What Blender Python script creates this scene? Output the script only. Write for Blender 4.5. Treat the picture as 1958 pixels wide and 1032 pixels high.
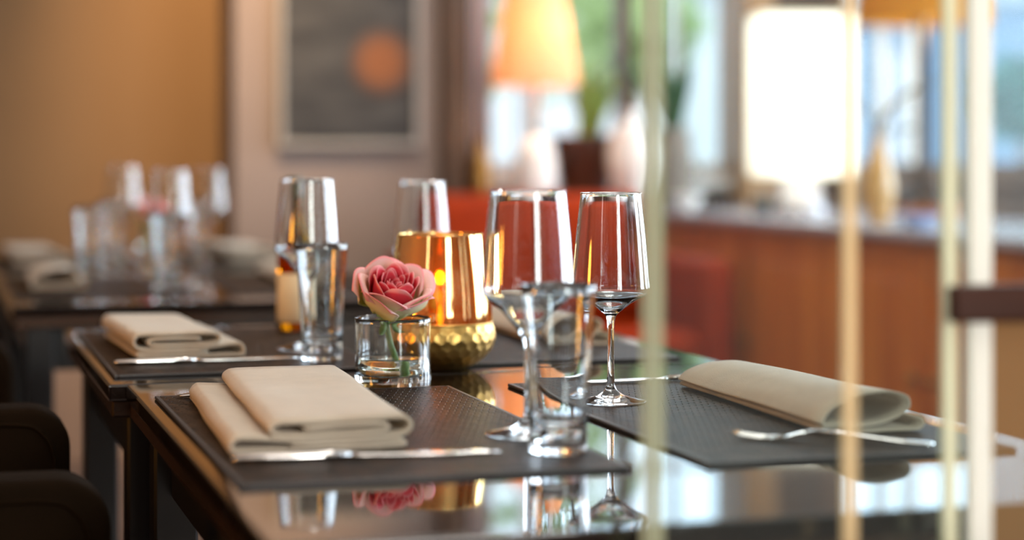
import bpy, bmesh, math, random
from mathutils import Vector, Matrix
random.seed(7)
PI = math.pi
S = bpy.context.scene
C = S.collection
for o in list(bpy.data.objects):
    bpy.data.objects.remove(o)

# ------------------------------------------------------------------ camera
# room axes: X runs across the dining tables, Y along them towards the painted back wall
cam = bpy.data.cameras.new('camera')
cam.sensor_width = 36.0
cam.lens = 3750 / 1958 * 36
cam.shift_y = -(516 - 290) / 1958
cam.clip_start = 0.05
cam.dof.use_dof = True
cam.dof.focus_distance = 1.97
cam.dof.aperture_fstop = 2.1
cam.dof.aperture_blades = 0
camo = bpy.data.objects.new('camera', cam)
C.objects.link(camo)
camo.location = (0, 0, 0.99)
camo.rotation_euler = (PI / 2, 0, -math.atan2(0.288, 0.957))
S.camera = camo

# ------------------------------------------------------------------ world, lights, exposure
W = bpy.data.worlds.new('sky')
S.world = W
W.use_nodes = True
wn = W.node_tree
bg = wn.nodes['Background']
bg.inputs['Color'].default_value = (0.74, 0.87, 1.0, 1)
bg.inputs['Strength'].default_value = 5.0
S.view_settings.view_transform = 'Standard'
S.view_settings.look = 'None'
S.view_settings.gamma = 1.0
S.view_settings.exposure = 0.0
S.view_settings.use_curve_mapping = False


def light(name, kind, loc, energy, color, target=None, size=0.3, size_y=None, spot=None, blend=0.6):
    l = bpy.data.lights.new(name, kind)
    l.energy = energy
    l.color = color
    if kind == 'AREA':
        l.shape = 'RECTANGLE'
        l.size = size
        l.size_y = size_y or size
    elif kind == 'SPOT':
        l.spot_size = math.radians(spot or 60)
        l.spot_blend = blend
        l.shadow_soft_size = size
    else:
        l.shadow_soft_size = size
    o = bpy.data.objects.new(name, l)
    C.objects.link(o)
    o.location = loc
    if target is not None:
        o.rotation_euler = (Vector(target) - Vector(loc)).to_track_quat('-Z', 'Y').to_euler()
    return o


COOL = (0.78, 0.89, 1.0)
WARM = (1.0, 0.66, 0.34)
NEUT = (1.0, 0.94, 0.88)
# daylight standing in the three tall windows of the right-hand wall
for k, y in enumerate((1.55, 3.35, 5.15)):
    light('daylight_window', 'AREA', (4.93, y, 1.62), 88, COOL, (0, y, 1.62), 1.1, 1.7)
# unseen overhead fill panels, added to brighten napkin tops and fronts
for x, y, e in ((1.0, 2.4, 9), (0.5, -0.2, 8), (1.8, 4.7, 32)):
    light('overhead_fill', 'AREA', (x, y, 2.86), e, NEUT, (x, y, 0), 0.5)
light('ceiling_fill', 'AREA', (0.9, 1.9, 2.35), 22, NEUT, (0.9, 1.9, 3.0), 1.2)  # unseen fill added to brighten the ceiling for glints on glass rims
# added light strip for glints on the glasses; left wall has no window
light('side_glint_fill', 'AREA', (-1.96, -0.2, 1.75), 9, (1.0, 0.93, 0.84), (0.5, 1.8, 0.9), 0.34, 1.5)
# added fill panel behind the viewer, brightening camera-facing surfaces
light('rear_fill', 'AREA', (1.15, -2.36, 1.55), 120, (1.0, 0.97, 0.92), (1.15, 0, 1.45), 0.8, 1.2)
# warm wall-washers and floor lamp on the left of the room
light('wall_washer', 'SPOT', (0.90, 5.2, 2.82), 430, (1.0, 0.66, 0.33), (0.98, 6.5, 1.22), 0.10, spot=46, blend=1.0)
light('floor_lamp_bulb', 'POINT', (-1.25, 1.75, 0.95), 42, (1.0, 0.40, 0.05), size=0.16)

# ------------------------------------------------------------------ materials
def lin(c):
    return tuple(((v / 255) / 12.92 if v / 255 <= 0.04045 else ((v / 255 + 0.055) / 1.055) ** 2.4) for v in c)


def new_mat(name):
    m = bpy.data.materials.new(name)
    m.use_nodes = True
    nt = m.node_tree
    nt.nodes.clear()
    out = nt.nodes.new('ShaderNodeOutputMaterial')
    return m, nt, out


def pmat(name, rgb, rough=0.5, metal=0.0, spec=0.5, var=0.0, scale=8.0, bump=0.0, bscale=None, stretch=(1, 1, 1), coat=0.0, sheen=0.0, trans=0.0):
    m, nt, out = new_mat(name)
    p = nt.nodes.new('ShaderNodeBsdfPrincipled')
    c = lin(rgb)
    p.inputs['Base Color'].default_value = (*c, 1)
    p.inputs['Roughness'].default_value = rough
    p.inputs['Metallic'].default_value = metal
    p.inputs['Specular IOR Level'].default_value = spec
    p.inputs['Coat Weight'].default_value = coat
    p.inputs['Sheen Weight'].default_value = sheen
    tc = nt.nodes.new('ShaderNodeTexCoord')
    mp = nt.nodes.new('ShaderNodeMapping')
    mp.inputs['Scale'].default_value = stretch
    nt.links.new(tc.outputs['Object'], mp.inputs['Vector'])
    if var > 0:
        n = nt.nodes.new('ShaderNodeTexNoise')
        n.inputs['Scale'].default_value = scale
        n.inputs['Detail'].default_value = 4
        nt.links.new(mp.outputs['Vector'], n.inputs['Vector'])
        r = nt.nodes.new('ShaderNodeValToRGB')
        r.color_ramp.elements[0].position = 0.3
        r.color_ramp.elements[1].position = 0.7
        r.color_ramp.elements[0].color = (*[v * (1 - var) for v in c], 1)
        r.color_ramp.elements[1].color = (*[min(1, v * (1 + var)) for v in c], 1)
        nt.links.new(n.outputs['Fac'], r.inputs['Fac'])
        nt.links.new(r.outputs['Color'], p.inputs['Base Color'])
    if bump > 0:
        n2 = nt.nodes.new('ShaderNodeTexNoise')
        n2.inputs['Scale'].default_value = bscale or scale
        n2.inputs['Detail'].default_value = 3
        nt.links.new(mp.outputs['Vector'], n2.inputs['Vector'])
        b = nt.nodes.new('ShaderNodeBump')
        b.inputs['Strength'].default_value = bump
        b.inputs['Distance'].default_value = 0.002
        nt.links.new(n2.outputs['Fac'], b.inputs['Height'])
        nt.links.new(b.outputs['Normal'], p.inputs['Normal'])
    if trans > 0:
        t = nt.nodes.new('ShaderNodeBsdfTranslucent')
        t.inputs['Color'].default_value = (*c, 1)
        mx = nt.nodes.new('ShaderNodeMixShader')
        mx.inputs['Fac'].default_value = trans
        nt.links.new(p.outputs['BSDF'], mx.inputs[1])
        nt.links.new(t.outputs['BSDF'], mx.inputs[2])
        nt.links.new(mx.outputs['Shader'], out.inputs['Surface'])
    else:
        nt.links.new(p.outputs['BSDF'], out.inputs['Surface'])
    return m


def glassmat(name, rgb=(255, 255, 255), ior=1.5, rough=0.0):
    m, nt, out = new_mat(name)
    g = nt.nodes.new('ShaderNodeBsdfGlass')
    g.inputs['Color'].default_value = (*lin(rgb), 1)
    g.inputs['IOR'].default_value = ior
    g.inputs['Roughness'].default_value = rough
    nt.links.new(g.outputs['BSDF'], out.inputs['Surface'])
    return m


def panemat(name, rgb=(240, 250, 248), ior=1.5, extra=None, extra_fac=0.0):
    """thin sheet of glass: straight transmission plus a Fresnel mirror"""
    m, nt, out = new_mat(name)
    t = nt.nodes.new('ShaderNodeBsdfTransparent')
    t.inputs['Color'].default_value = (*lin(rgb), 1)
    g = nt.nodes.new('ShaderNodeBsdfGlossy')
    g.inputs['Roughness'].default_value = 0.0
    f = nt.nodes.new('ShaderNodeFresnel')
    f.inputs['IOR'].default_value = ior
    mx = nt.nodes.new('ShaderNodeMixShader')
    nt.links.new(f.outputs['Fac'], mx.inputs['Fac'])
    nt.links.new(t.outputs['BSDF'], mx.inputs[1])
    nt.links.new(g.outputs['BSDF'], mx.inputs[2])
    last = mx
    if extra is not None:
        d = nt.nodes.new('ShaderNodeBsdfDiffuse')
        d.inputs['Color'].default_value = (*lin(extra), 1)
        m2 = nt.nodes.new('ShaderNodeMixShader')
        m2.inputs['Fac'].default_value = extra_fac
        nt.links.new(last.outputs['Shader'], m2.inputs[1])
        nt.links.new(d.outputs['BSDF'], m2.inputs[2])
        last = m2
    nt.links.new(last.outputs['Shader'], out.inputs['Surface'])
    return m


def stripmat(name, rgb, clear):
    """milky translucent edge profile or reflection bar, part of the light passing straight through"""
    m, nt, out = new_mat(name)
    t = nt.nodes.new('ShaderNodeBsdfTransparent')
    d = nt.nodes.new('ShaderNodeBsdfDiffuse')
    tr = nt.nodes.new('ShaderNodeBsdfTranslucent')
    for n in (d, tr):
        n.inputs['Color'].default_value = (*lin(rgb), 1)
    m1 = nt.nodes.new('ShaderNodeMixShader')
    m1.inputs['Fac'].default_value = 0.5
    nt.links.new(d.outputs['BSDF'], m1.inputs[1])
    nt.links.new(tr.outputs['BSDF'], m1.inputs[2])
    m2 = nt.nodes.new('ShaderNodeMixShader')
    m2.inputs['Fac'].default_value = clear
    nt.links.new(m1.outputs['Shader'], m2.inputs[1])
    nt.links.new(t.outputs['BSDF'], m2.inputs[2])
    nt.links.new(m2.outputs['Shader'], out.inputs['Surface'])
    return m


def emat(name, rgb, strength):
    m, nt, out = new_mat(name)
    e = nt.nodes.new('ShaderNodeEmission')
    e.inputs['Color'].default_value = (*lin(rgb), 1)
    e.inputs['Strength'].default_value = strength
    nt.links.new(e.outputs['Emission'], out.inputs['Surface'])
    return m


def shademat(name, rgb, trans=0.6):
    m, nt, out = new_mat(name)
    d = nt.nodes.new('ShaderNodeBsdfDiffuse')
    t = nt.nodes.new('ShaderNodeBsdfTranslucent')
    tc = nt.nodes.new('ShaderNodeTexCoord')
    w = nt.nodes.new('ShaderNodeTexNoise')
    w.inputs['Scale'].default_value = 90
    nt.links.new(tc.outputs['Object'], w.inputs['Vector'])
    r = nt.nodes.new('ShaderNodeValToRGB')
    c = lin(rgb)
    r.color_ramp.elements[0].color = (*[v * 0.88 for v in c], 1)
    r.color_ramp.elements[1].color = (*c, 1)
    nt.links.new(w.outputs['Fac'], r.inputs['Fac'])
    for n in (d, t):
        nt.links.new(r.outputs['Color'], n.inputs['Color'])
    mx = nt.nodes.new('ShaderNodeMixShader')
    mx.inputs['Fac'].default_value = trans
    nt.links.new(d.outputs['BSDF'], mx.inputs[1])
    nt.links.new(t.outputs['BSDF'], mx.inputs[2])
    nt.links.new(mx.outputs['Shader'], out.inputs['Surface'])
    return m


def woodmat(name, dark, light_, scale=3.0, rough=0.35, spec=0.5, axis=(1, 1, 0.08)):
    m, nt, out = new_mat(name)
    p = nt.nodes.new('ShaderNodeBsdfPrincipled')
    p.inputs['Roughness'].default_value = rough
    p.inputs['Specular IOR Level'].default_value = spec
    tc = nt.nodes.new('ShaderNodeTexCoord')
    mp = nt.nodes.new('ShaderNodeMapping')
    mp.inputs['Scale'].default_value = axis
    nt.links.new(tc.outputs['Object'], mp.inputs['Vector'])
    n = nt.nodes.new('ShaderNodeTexNoise')
    n.inputs['Scale'].default_value = scale * 6
    n.inputs['Detail'].default_value = 6
    n.inputs['Distortion'].default_value = 1.2
    nt.links.new(mp.outputs['Vector'], n.inputs['Vector'])
    r = nt.nodes.new('ShaderNodeValToRGB')
    r.color_ramp.elements[0].position = 0.32
    r.color_ramp.elements[1].position = 0.68
    r.color_ramp.elements[0].color = (*lin(dark), 1)
    r.color_ramp.elements[1].color = (*lin(light_), 1)
    nt.links.new(n.outputs['Fac'], r.inputs['Fac'])
    nt.links.new(r.outputs['Color'], p.inputs['Base Color'])
    nt.links.new(p.outputs['BSDF'], out.inputs['Surface'])
    return m


def weavemat(name, dark, light_):
    """woven vinyl placemat: fine basket relief and two-tone strands"""
    m, nt, out = new_mat(name)
    p = nt.nodes.new('ShaderNodeBsdfPrincipled')
    p.inputs['Roughness'].default_value = 0.42
    p.inputs['Specular IOR Level'].default_value = 0.04
    tc = nt.nodes.new('ShaderNodeTexCoord')
    br = nt.nodes.new('ShaderNodeTexBrick')
    br.inputs['Scale'].default_value = 1.0
    br.inputs['Brick Width'].default_value = 0.011
    br.inputs['Row Height'].default_value = 0.0055
    br.inputs['Mortar Size'].default_value = 0.0009
    br.inputs['Mortar Smooth'].default_value = 1.0
    br.inputs['Color1'].default_value = (*lin(dark), 1)
    br.inputs['Color2'].default_value = (*lin(light_), 1)
    br.inputs['Mortar'].default_value = (*[v * 0.3 for v in lin(dark)], 1)
    wm = nt.nodes.new('ShaderNodeMapping')
    wm.inputs['Scale'].default_value = (1, 0.5, 1)
    wm.inputs['Rotation'].default_value = (0, 0, 0.6)
    nt.links.new(tc.outputs['Object'], wm.inputs['Vector'])
    nt.links.new(wm.outputs['Vector'], br.inputs['Vector'])
    nt.links.new(br.outputs['Color'], p.inputs['Base Color'])
    b = nt.nodes.new('ShaderNodeBump')
    b.invert = True
    b.inputs['Strength'].default_value = 1.0
    b.inputs['Distance'].default_value = 0.0012
    nt.links.new(br.outputs['Fac'], b.inputs['Height'])
    nt.links.new(b.outputs['Normal'], p.inputs['Normal'])
    nt.links.new(p.outputs['BSDF'], out.inputs['Surface'])
    return m


def attrmat(name, rough=0.5, trans=0.35):
    m, nt, out = new_mat(name)
    a = nt.nodes.new('ShaderNodeAttribute')
    a.attribute_name = 'tint'
    n = nt.nodes.new('ShaderNodeTexNoise')
    n.inputs['Scale'].default_value = 260
    tc = nt.nodes.new('ShaderNodeTexCoord')
    nt.links.new(tc.outputs['Object'], n.inputs['Vector'])
    mxc = nt.nodes.new('ShaderNodeMixRGB')
    mxc.blend_type = 'MULTIPLY'
    mxc.inputs['Fac'].default_value = 0.08
    nt.links.new(a.outputs['Color'], mxc.inputs['Color1'])
    nt.links.new(n.outputs['Color'], mxc.inputs['Color2'])
    p = nt.nodes.new('ShaderNodeBsdfPrincipled')
    p.inputs['Roughness'].default_value = rough
    p.inputs['Specular IOR Level'].default_value = 0.3
    t = nt.nodes.new('ShaderNodeBsdfTranslucent')
    nt.links.new(mxc.outputs['Color'], p.inputs['Base Color'])
    nt.links.new(mxc.outputs['Color'], t.inputs['Color'])
    mx = nt.nodes.new('ShaderNodeMixShader')
    mx.inputs['Fac'].default_value = trans
    nt.links.new(p.outputs['BSDF'], mx.inputs[1])
    nt.links.new(t.outputs['BSDF'], mx.inputs[2])
    nt.links.new(mx.outputs['Shader'], out.inputs['Surface'])
    return m


def paintingmat(name):
    """slate-coloured abstract with horizontal strokes and one rust patch"""
    m, nt, out = new_mat(name)
    p = nt.nodes.new('ShaderNodeBsdfPrincipled')
    p.inputs['Roughness'].default_value = 0.7
    tc = nt.nodes.new('ShaderNodeTexCoord')
    mp = nt.nodes.new('ShaderNodeMapping')
    mp.inputs['Scale'].default_value = (3.0, 1, 14)
    nt.links.new(tc.outputs['Object'], mp.inputs['Vector'])
    n = nt.nodes.new('ShaderNodeTexNoise')
    n.inputs['Scale'].default_value = 1.6
    n.inputs['Detail'].default_value = 5
    nt.links.new(mp.outputs['Vector'], n.inputs['Vector'])
    r = nt.nodes.new('ShaderNodeValToRGB')
    r.color_ramp.elements[0].position = 0.36
    r.color_ramp.elements[1].position = 0.68
    r.color_ramp.elements[0].color = (*lin((14, 13, 15)), 1)
    r.color_ramp.elements[1].color = (*lin((56, 54, 53)), 1)
    nt.links.new(n.outputs['Fac'], r.inputs['Fac'])
    mp2 = nt.nodes.new('ShaderNodeMapping')
    mp2.inputs['Location'].default_value = (-0.105, 0, 0.055)
    nt.links.new(tc.outputs['Object'], mp2.inputs['Vector'])
    n3 = nt.nodes.new('ShaderNodeVectorMath')
    n3.operation = 'LENGTH'
    nt.links.new(mp2.outputs['Vector'], n3.inputs[0])
    r2 = nt.nodes.new('ShaderNodeValToRGB')
    r2.color_ramp.elements[0].position = 0.05
    r2.color_ramp.elements[1].position = 0.115
    r2.color_ramp.elements[0].color = (1, 1, 1, 1)
    r2.color_ramp.elements[1].color = (0, 0, 0, 1)
    nt.links.new(n3.outputs['Value'], r2.inputs['Fac'])
    mx = nt.nodes.new('ShaderNodeMixRGB')
    mx.inputs['Color2'].default_value = (*lin((112, 64, 26)), 1)
    nt.links.new(r2.outputs['Color'], mx.inputs['Fac'])
    nt.links.new(r.outputs['Color'], mx.inputs['Color1'])
    nt.links.new(mx.outputs['Color'], p.inputs['Base Color'])
    nt.links.new(p.outputs['BSDF'], out.inputs['Surface'])
    return m


def amberglass(name):
    m, nt, out = new_mat(name)
    t = nt.nodes.new('ShaderNodeBsdfTransparent')
    t.inputs['Color'].default_value = (0.84, 0.54, 0.12, 1)
    g = nt.nodes.new('ShaderNodeBsdfGlossy')
    g.inputs['Color'].default_value = (1.0, 0.76, 0.34, 1)
    g.inputs['Roughness'].default_value = 0.06
    tl = nt.nodes.new('ShaderNodeBsdfTranslucent')
    tl.inputs['Color'].default_value = (0.95, 0.50, 0.08, 1)
    m1 = nt.nodes.new('ShaderNodeMixShader')
    m1.inputs['Fac'].default_value = 0.10
    nt.links.new(t.outputs['BSDF'], m1.inputs[1])
    nt.links.new(tl.outputs['BSDF'], m1.inputs[2])
    m2 = nt.nodes.new('ShaderNodeMixShader')
    lw = nt.nodes.new('ShaderNodeLayerWeight')
    lw.inputs['Blend'].default_value = 0.45
    mr = nt.nodes.new('ShaderNodeMapRange')
    mr.inputs['To Min'].default_value = 0.38
    mr.inputs['To Max'].default_value = 0.95
    nt.links.new(lw.outputs['Facing'], mr.inputs['Value'])
    nt.links.new(mr.outputs['Result'], m2.inputs['Fac'])
    nt.links.new(m1.outputs['Shader'], m2.inputs[1])
    nt.links.new(g.outputs['BSDF'], m2.inputs[2])
    nt.links.new(m2.outputs['Shader'], out.inputs['Surface'])
    return m


M = dict(
    pier=pmat('pier_paint', (122, 108, 102), 0.85, var=0.04, scale=3, bump=0.05, bscale=60),
    wall=pmat('wall_paint', (114, 86, 56), 0.85, var=0.04, scale=3, bump=0.05, bscale=60),
    plain=pmat('room_paint', (120, 104, 92), 0.9, var=0.03, scale=2),
    dado=pmat('dado_paint', (160, 138, 124), 0.7, var=0.05, scale=4),
    ceiling=pmat('ceiling_paint', (226, 220, 212), 0.9, var=0.02, scale=2),
    floor=woodmat('floor_oak', (92, 74, 66), (128, 108, 98), 1.5, 0.4, axis=(1, 0.1, 1)),
    oak=woodmat('honey_oak', (120, 82, 44), (160, 116, 66), 2.0, 0.45),
    cherry=woodmat('cherry_wood', (184, 88, 14), (228, 134, 48), 1.6, 0.32),
    cherry_dark=woodmat('dark_cherry', (120, 56, 16), (160, 84, 32), 1.6, 0.28),
    countertop=pmat('window_sheen_top', (176, 172, 182), 0.12, spec=0.6, var=0.1, scale=6),  # pale colour stands for window reflections on a dark glossy top
    lacquer=pmat('black_lacquer', (20, 14, 12), 0.035, spec=0.75, var=0.15, scale=5),
    lacquer_edge=woodmat('espresso_edge', (30, 20, 14), (70, 46, 28), 2.0, 0.25, axis=(0.1, 0.1, 1)),
    blackwood=pmat('black_wood', (14, 10, 10), 0.4, var=0.2, scale=8),
    mat=weavemat('woven_placemat', (22, 15, 10), (62, 46, 34)),
    matedge=pmat('placemat_rim', (30, 24, 22), 0.5, var=0.1, scale=40),
    linen=pmat('cream_linen', (200, 187, 168), 0.85, spec=0.2, var=0.05, scale=60, bump=0.35, bscale=700, sheen=0.2, trans=0.26),
    steel=pmat('polished_steel', (225, 224, 222), 0.10, metal=1.0, var=0.03, scale=30),
    glass=glassmat('clear_glass', (252, 254, 255), 1.5),
    water=glassmat('water', (250, 254, 252), 1.33),
    pane=panemat('window_glass', (250, 253, 255), ior=1.22),
    partition=panemat('partition_glass', (246, 252, 252), extra=(214, 226, 224), extra_fac=0.012),
    strip_green=stripmat('green_edge_profile', (200, 204, 172), 0.38),
    refl_cream=stripmat('cream_reflection_bar', (255, 228, 180), 0.48),  # cream, pale and soft strips carry the colour of reflections in the glass
    refl_pale=stripmat('pale_reflection_bar', (255, 255, 248), 0.0),
    refl_soft=stripmat('soft_reflection_bar', (250, 250, 222), 0.25),
    strip_dark=pmat('dark_edge_line', (44, 50, 60), 0.4, var=0.1, scale=20),
    refl_rail=woodmat('dark_reflected_rail', (44, 18, 6), (70, 32, 12), 2.0, 0.4, spec=0.3, axis=(0.08, 1, 1)),  # brown of a beam mirrored in the glass
    refl_tan=stripmat('tan_reflection', (176, 142, 102), 0.45),  # tan of a mirrored surface, given to a see-through sheet
    leather=pmat('dark_brown_leather', (20, 11, 3), 0.75, spec=0.04, var=0.12, scale=18, bump=0.25, bscale=160),
    rust=pmat('rust_leather', (146, 42, 0), 0.6, spec=0.12, var=0.14, scale=9, bump=0.2, bscale=120),
    amber=amberglass('amber_glass'),
    brass=pmat('hammered_brass', (214, 172, 100), 0.36, metal=1.0, var=0.12, scale=25),
    brass_dark=pmat('aged_brass', (150, 112, 62), 0.35, metal=1.0, var=0.1, scale=12),
    wax=pmat('candle_wax', (244, 226, 190), 0.5, trans=0.4, var=0.03, scale=30),
    flame=emat('candle_flame', (255, 170, 60), 14),
    petal=attrmat('rose_petal', 0.55, 0.3),
    stem=pmat('rose_stem', (98, 128, 52), 0.5, var=0.2, scale=60),
    leaf=pmat('plant_leaf', (30, 82, 30), 0.35, var=0.3, scale=12, trans=0.3),
    olive=pmat('dry_leaf', (112, 92, 40), 0.5, var=0.3, scale=10, trans=0.25),
    lightleaf=pmat('light_leaf', (150, 172, 92), 0.5, var=0.25, scale=12, trans=0.5),
    tree=pmat('tree_leaf', (150, 164, 108), 0.6, var=0.35, scale=2, trans=0.5),
    bark=pmat('bark', (120, 96, 78), 0.9, var=0.3, scale=8, bump=0.5),
    orange_shade=shademat('apricot_shade', (255, 218, 178), 0.5),
    amber_shade=shademat('amber_shade', (206, 148, 56), 0.45),
    white_shade=shademat('ivory_shade', (255, 252, 246), 0.6),
    ceramic=pmat('white_ceramic', (226, 224, 222), 0.2, var=0.03, scale=6, coat=0.4),
    silver=pmat('grey_silver', (150, 146, 150), 0.25, metal=0.7, var=0.1, scale=10),
    planter=pmat('grey_stoneware', (112, 100, 90), 0.7, var=0.15, scale=9, bump=0.3),
    pot=pmat('brown_pot', (66, 36, 24), 0.4, var=0.2, scale=7),
    gourd=pmat('tan_glaze', (196, 148, 84), 0.25, var=0.15, scale=6, coat=0.3),
    darkmetal=pmat('bronze_metal', (54, 36, 24), 0.35, metal=0.6, var=0.1, scale=10),
    white_paint=pmat('white_frame_paint', (226, 224, 222), 0.45, var=0.03, scale=8),
    brown_paint=woodmat('brown_frame', (54, 32, 10), (88, 56, 24), 2.0, 0.5),
    greyframe=pmat('pale_grey_frame', (138, 133, 128), 0.5, var=0.05, scale=12),
    canvas=paintingmat('abstract_canvas'),
    oil=glassmat('amber_bottle_glass', (222, 170, 60), 1.45),
    label=pmat('cream_label', (226, 208, 170), 0.7, var=0.05, scale=30),
    cap=pmat('dark_green_cap', (36, 44, 26), 0.35, var=0.1, scale=20),
    curtain=pmat('pale_rose_curtain', (212, 196, 194), 0.9, var=0.05, scale=8, trans=0.25),
    black=pmat('matt_black', (20, 18, 18), 0.5, var=0.1, scale=12),
    blueglass=pmat('blue_ceramic', (120, 140, 180), 0.2, var=0.1, scale=12),
    stone=pmat('terrace_stone', (150, 152, 152), 0.9, var=0.08, scale=3),
    render_wall=pmat('pale_render', (184, 178, 172), 0.9, var=0.05, scale=1),
    blue_wall=pmat('blue_grey_render', (100, 118, 136), 0.9, var=0.08, scale=1),
    teal=pmat('teal_leaf', (44, 110, 96), 0.6, var=0.25, scale=5, trans=0.4),
)

# ------------------------------------------------------------------ helpers
def obj(name, me, m=None, parent=None, loc=(0, 0, 0), rot=(0, 0, 0)):
    o = bpy.data.objects.new(name, me)
    C.objects.link(o)
    if m is not None:
        me.materials.append(M[m] if isinstance(m, str) else m)
    o.parent = parent
    o.location = loc
    o.rotation_euler = rot
    return o


def tag(o, label, cat, group=None):
    o['label'] = label
    o['category'] = cat
    if group:
        o['group'] = group
    return o


def thing(name, label, cat, loc=(0, 0, 0), rz=0.0, group=None):
    o = bpy.data.objects.new(name, None)
    o.empty_display_size = 0.05
    C.objects.link(o)
    o.location = loc
    o.rotation_euler = (0, 0, rz)
    return tag(o, label, cat, group)


def copy_thing(root, label, loc, rz=None, group=None):
    def rec(o, parent):
        c = o.copy()
        C.objects.link(c)
        c.parent = parent
        for ch in [x for x in bpy.data.objects if x.parent == o]:
            rec(ch, c)
        return c
    r = rec(root, None)
    r.location = loc
    if rz is not None:
        r.rotation_euler = (0, 0, rz)
    r['label'] = label
    if group:
        r['group'] = group
    return r


def struct(o):
    o['kind'] = 'structure'
    return o


def mesh_from(verts, faces, name='mesh', smooth=False):
    me = bpy.data.meshes.new(name)
    me.from_pydata([tuple(v) for v in verts], [], faces)
    me.validate()
    me.update()
    bm = bmesh.new()
    bm.from_mesh(me)
    bmesh.ops.recalc_face_normals(bm, faces=bm.faces)
    bm.to_mesh(me)
    bm.free()
    if smooth:
        me.polygons.foreach_set('use_smooth', [True] * len(me.polygons))
    return me


def box_me(x0, x1, y0, y1, z0, z1, bevel=0.0, seg=2):
    bm = bmesh.new()
    bmesh.ops.create_cube(bm, size=1)
    for v in bm.verts:
        v.co = Vector(((x0 + x1) / 2 + v.co.x * (x1 - x0), (y0 + y1) / 2 + v.co.y * (y1 - y0), (z0 + z1) / 2 + v.co.z * (z1 - z0)))
    if bevel > 0:
        bmesh.ops.bevel(bm, geom=bm.edges[:], offset=bevel, segments=seg, affect='EDGES', profile=0.5)
    me = bpy.data.meshes.new('box')
    bm.to_mesh(me)
    bm.free()
    return me


def box(name, x0, x1, y0, y1, z0, z1, m, parent=None, bevel=0.0, seg=2, smooth=False):
    me = box_me(x0, x1, y0, y1, z0, z1, bevel, seg)
    if smooth:
        me.polygons.foreach_set('use_smooth', [True] * len(me.polygons))
    return obj(name, me, m, parent)


def catmull(pts, n=4):
    out = []
    P = [Vector(p) for p in pts]
    for i in range(len(P) - 1):
        p0 = P[max(i - 1, 0)]
        p1, p2 = P[i], P[i + 1]
        p3 = P[min(i + 2, len(P) - 1)]
        for k in range(n):
            t = k / n
            out.append(0.5 * ((2 * p1) + (p2 - p0) * t + (2 * p0 - 5 * p1 + 4 * p2 - p3) * t * t + (3 * p1 - p0 - 3 * p2 + p3) * t ** 3))
    out.append(P[-1])
    return out


def lathe_me(profile, seg=64, smooth=True):
    verts, rings = [], []
    for r, z in profile:
        if r < 1e-6:
            rings.append([len(verts)])
            verts.append((0, 0, z))
        else:
            rings.append(list(range(len(verts), len(verts) + seg)))
            for k in range(seg):
                a = 2 * PI * k / seg
                verts.append((r * math.cos(a), r * math.sin(a), z))
    faces = []
    for a, b in zip(rings, rings[1:]):
        if len(a) == 1 and len(b) == 1:
            continue
        for k in range(seg):
            k2 = (k + 1) % seg
            if len(a) == 1:
                faces.append((a[0], b[k2], b[k]))
            elif len(b) == 1:
                faces.append((a[k], a[k2], b[0]))
            else:
                faces.append((a[k], a[k2], b[k2], b[k]))
    me = bpy.data.meshes.new('lathe')
    me.from_pydata(verts, [], faces)
    me.update()
    if smooth:
        me.polygons.foreach_set('use_smooth', [True] * len(me.polygons))
    return me


def lathe(name, profile, m, parent=None, seg=64, loc=(0, 0, 0), smooth=True):
    return obj(name, lathe_me(profile, seg, smooth), m, parent, loc)


def loft_me(sections, n=12, power=2.0, caps=True):
    """sections: (centre, half width along local y, half thickness along local z) strung along x"""
    verts, faces = [], []
    for (cx, cy, cz), hw, ht in sections:
        for k in range(n):
            a = 2 * PI * k / n
            ca, sa = math.cos(a), math.sin(a)
            verts.append((cx, cy + hw * math.copysign(abs(ca) ** (2 / power), ca), cz + ht * math.copysign(abs(sa) ** (2 / power), sa)))
    for i in range(len(sections) - 1):
        for k in range(n):
            k2 = (k + 1) % n
            faces.append((i * n + k, i * n + k2, (i + 1) * n + k2, (i + 1) * n + k))
    if caps:
        faces.append(tuple(range(n - 1, -1, -1)))
        L = (len(sections) - 1) * n
        faces.append(tuple(range(L, L + n)))
    return mesh_from(verts, faces, 'loft', True)


def tube_me(pts, r, n=10, r2=None):
    P = [Vector(p) for p in pts]
    verts, faces = [], []
    up = Vector((0.3, 0.2, 1)).normalized()
    for i, p in enumerate(P):
        t = (P[min(i + 1, len(P) - 1)] - P[max(i - 1, 0)]).normalized()
        a = t.cross(up)
        if a.length < 1e-4:
            a = t.cross(Vector((1, 0, 0)))
        a.normalize()
        b = t.cross(a)
        rr = r if r2 is None else r + (r2 - r) * i / (len(P) - 1)
        for k in range(n):
            q = 2 * PI * k / n
            verts.append(p + rr * (math.cos(q) * a + math.sin(q) * b))
    for i in range(len(P) - 1):
        for k in range(n):
            k2 = (k + 1) % n
            faces.append((i * n + k, i * n + k2, (i + 1) * n + k2, (i + 1) * n + k))
    faces.append(tuple(range(n - 1, -1, -1)))
    faces.append(tuple(range((len(P) - 1) * n, len(P) * n)))
    return mesh_from(verts, faces, 'tube', True)


# ------------------------------------------------------------------ the room shell
XL, XR, YB, YF, ZC = -2.0, 4.8, 6.5, -2.4, 2.9
struct(box('floor', XL, XR, YF, YB + 0.2, -0.05, 0.0, 'floor'))
struct(box('ceiling', XL, XR, YF, YB + 0.2, ZC, ZC + 0.05, 'ceiling'))
struct(box('wall_left', XL - 0.1, XL, YF, YB + 0.2, 0, ZC, 'plain'))
struct(box('wall_front', XL, XR, YF - 0.1, YF, 0, ZC, 'plain'))

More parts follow.
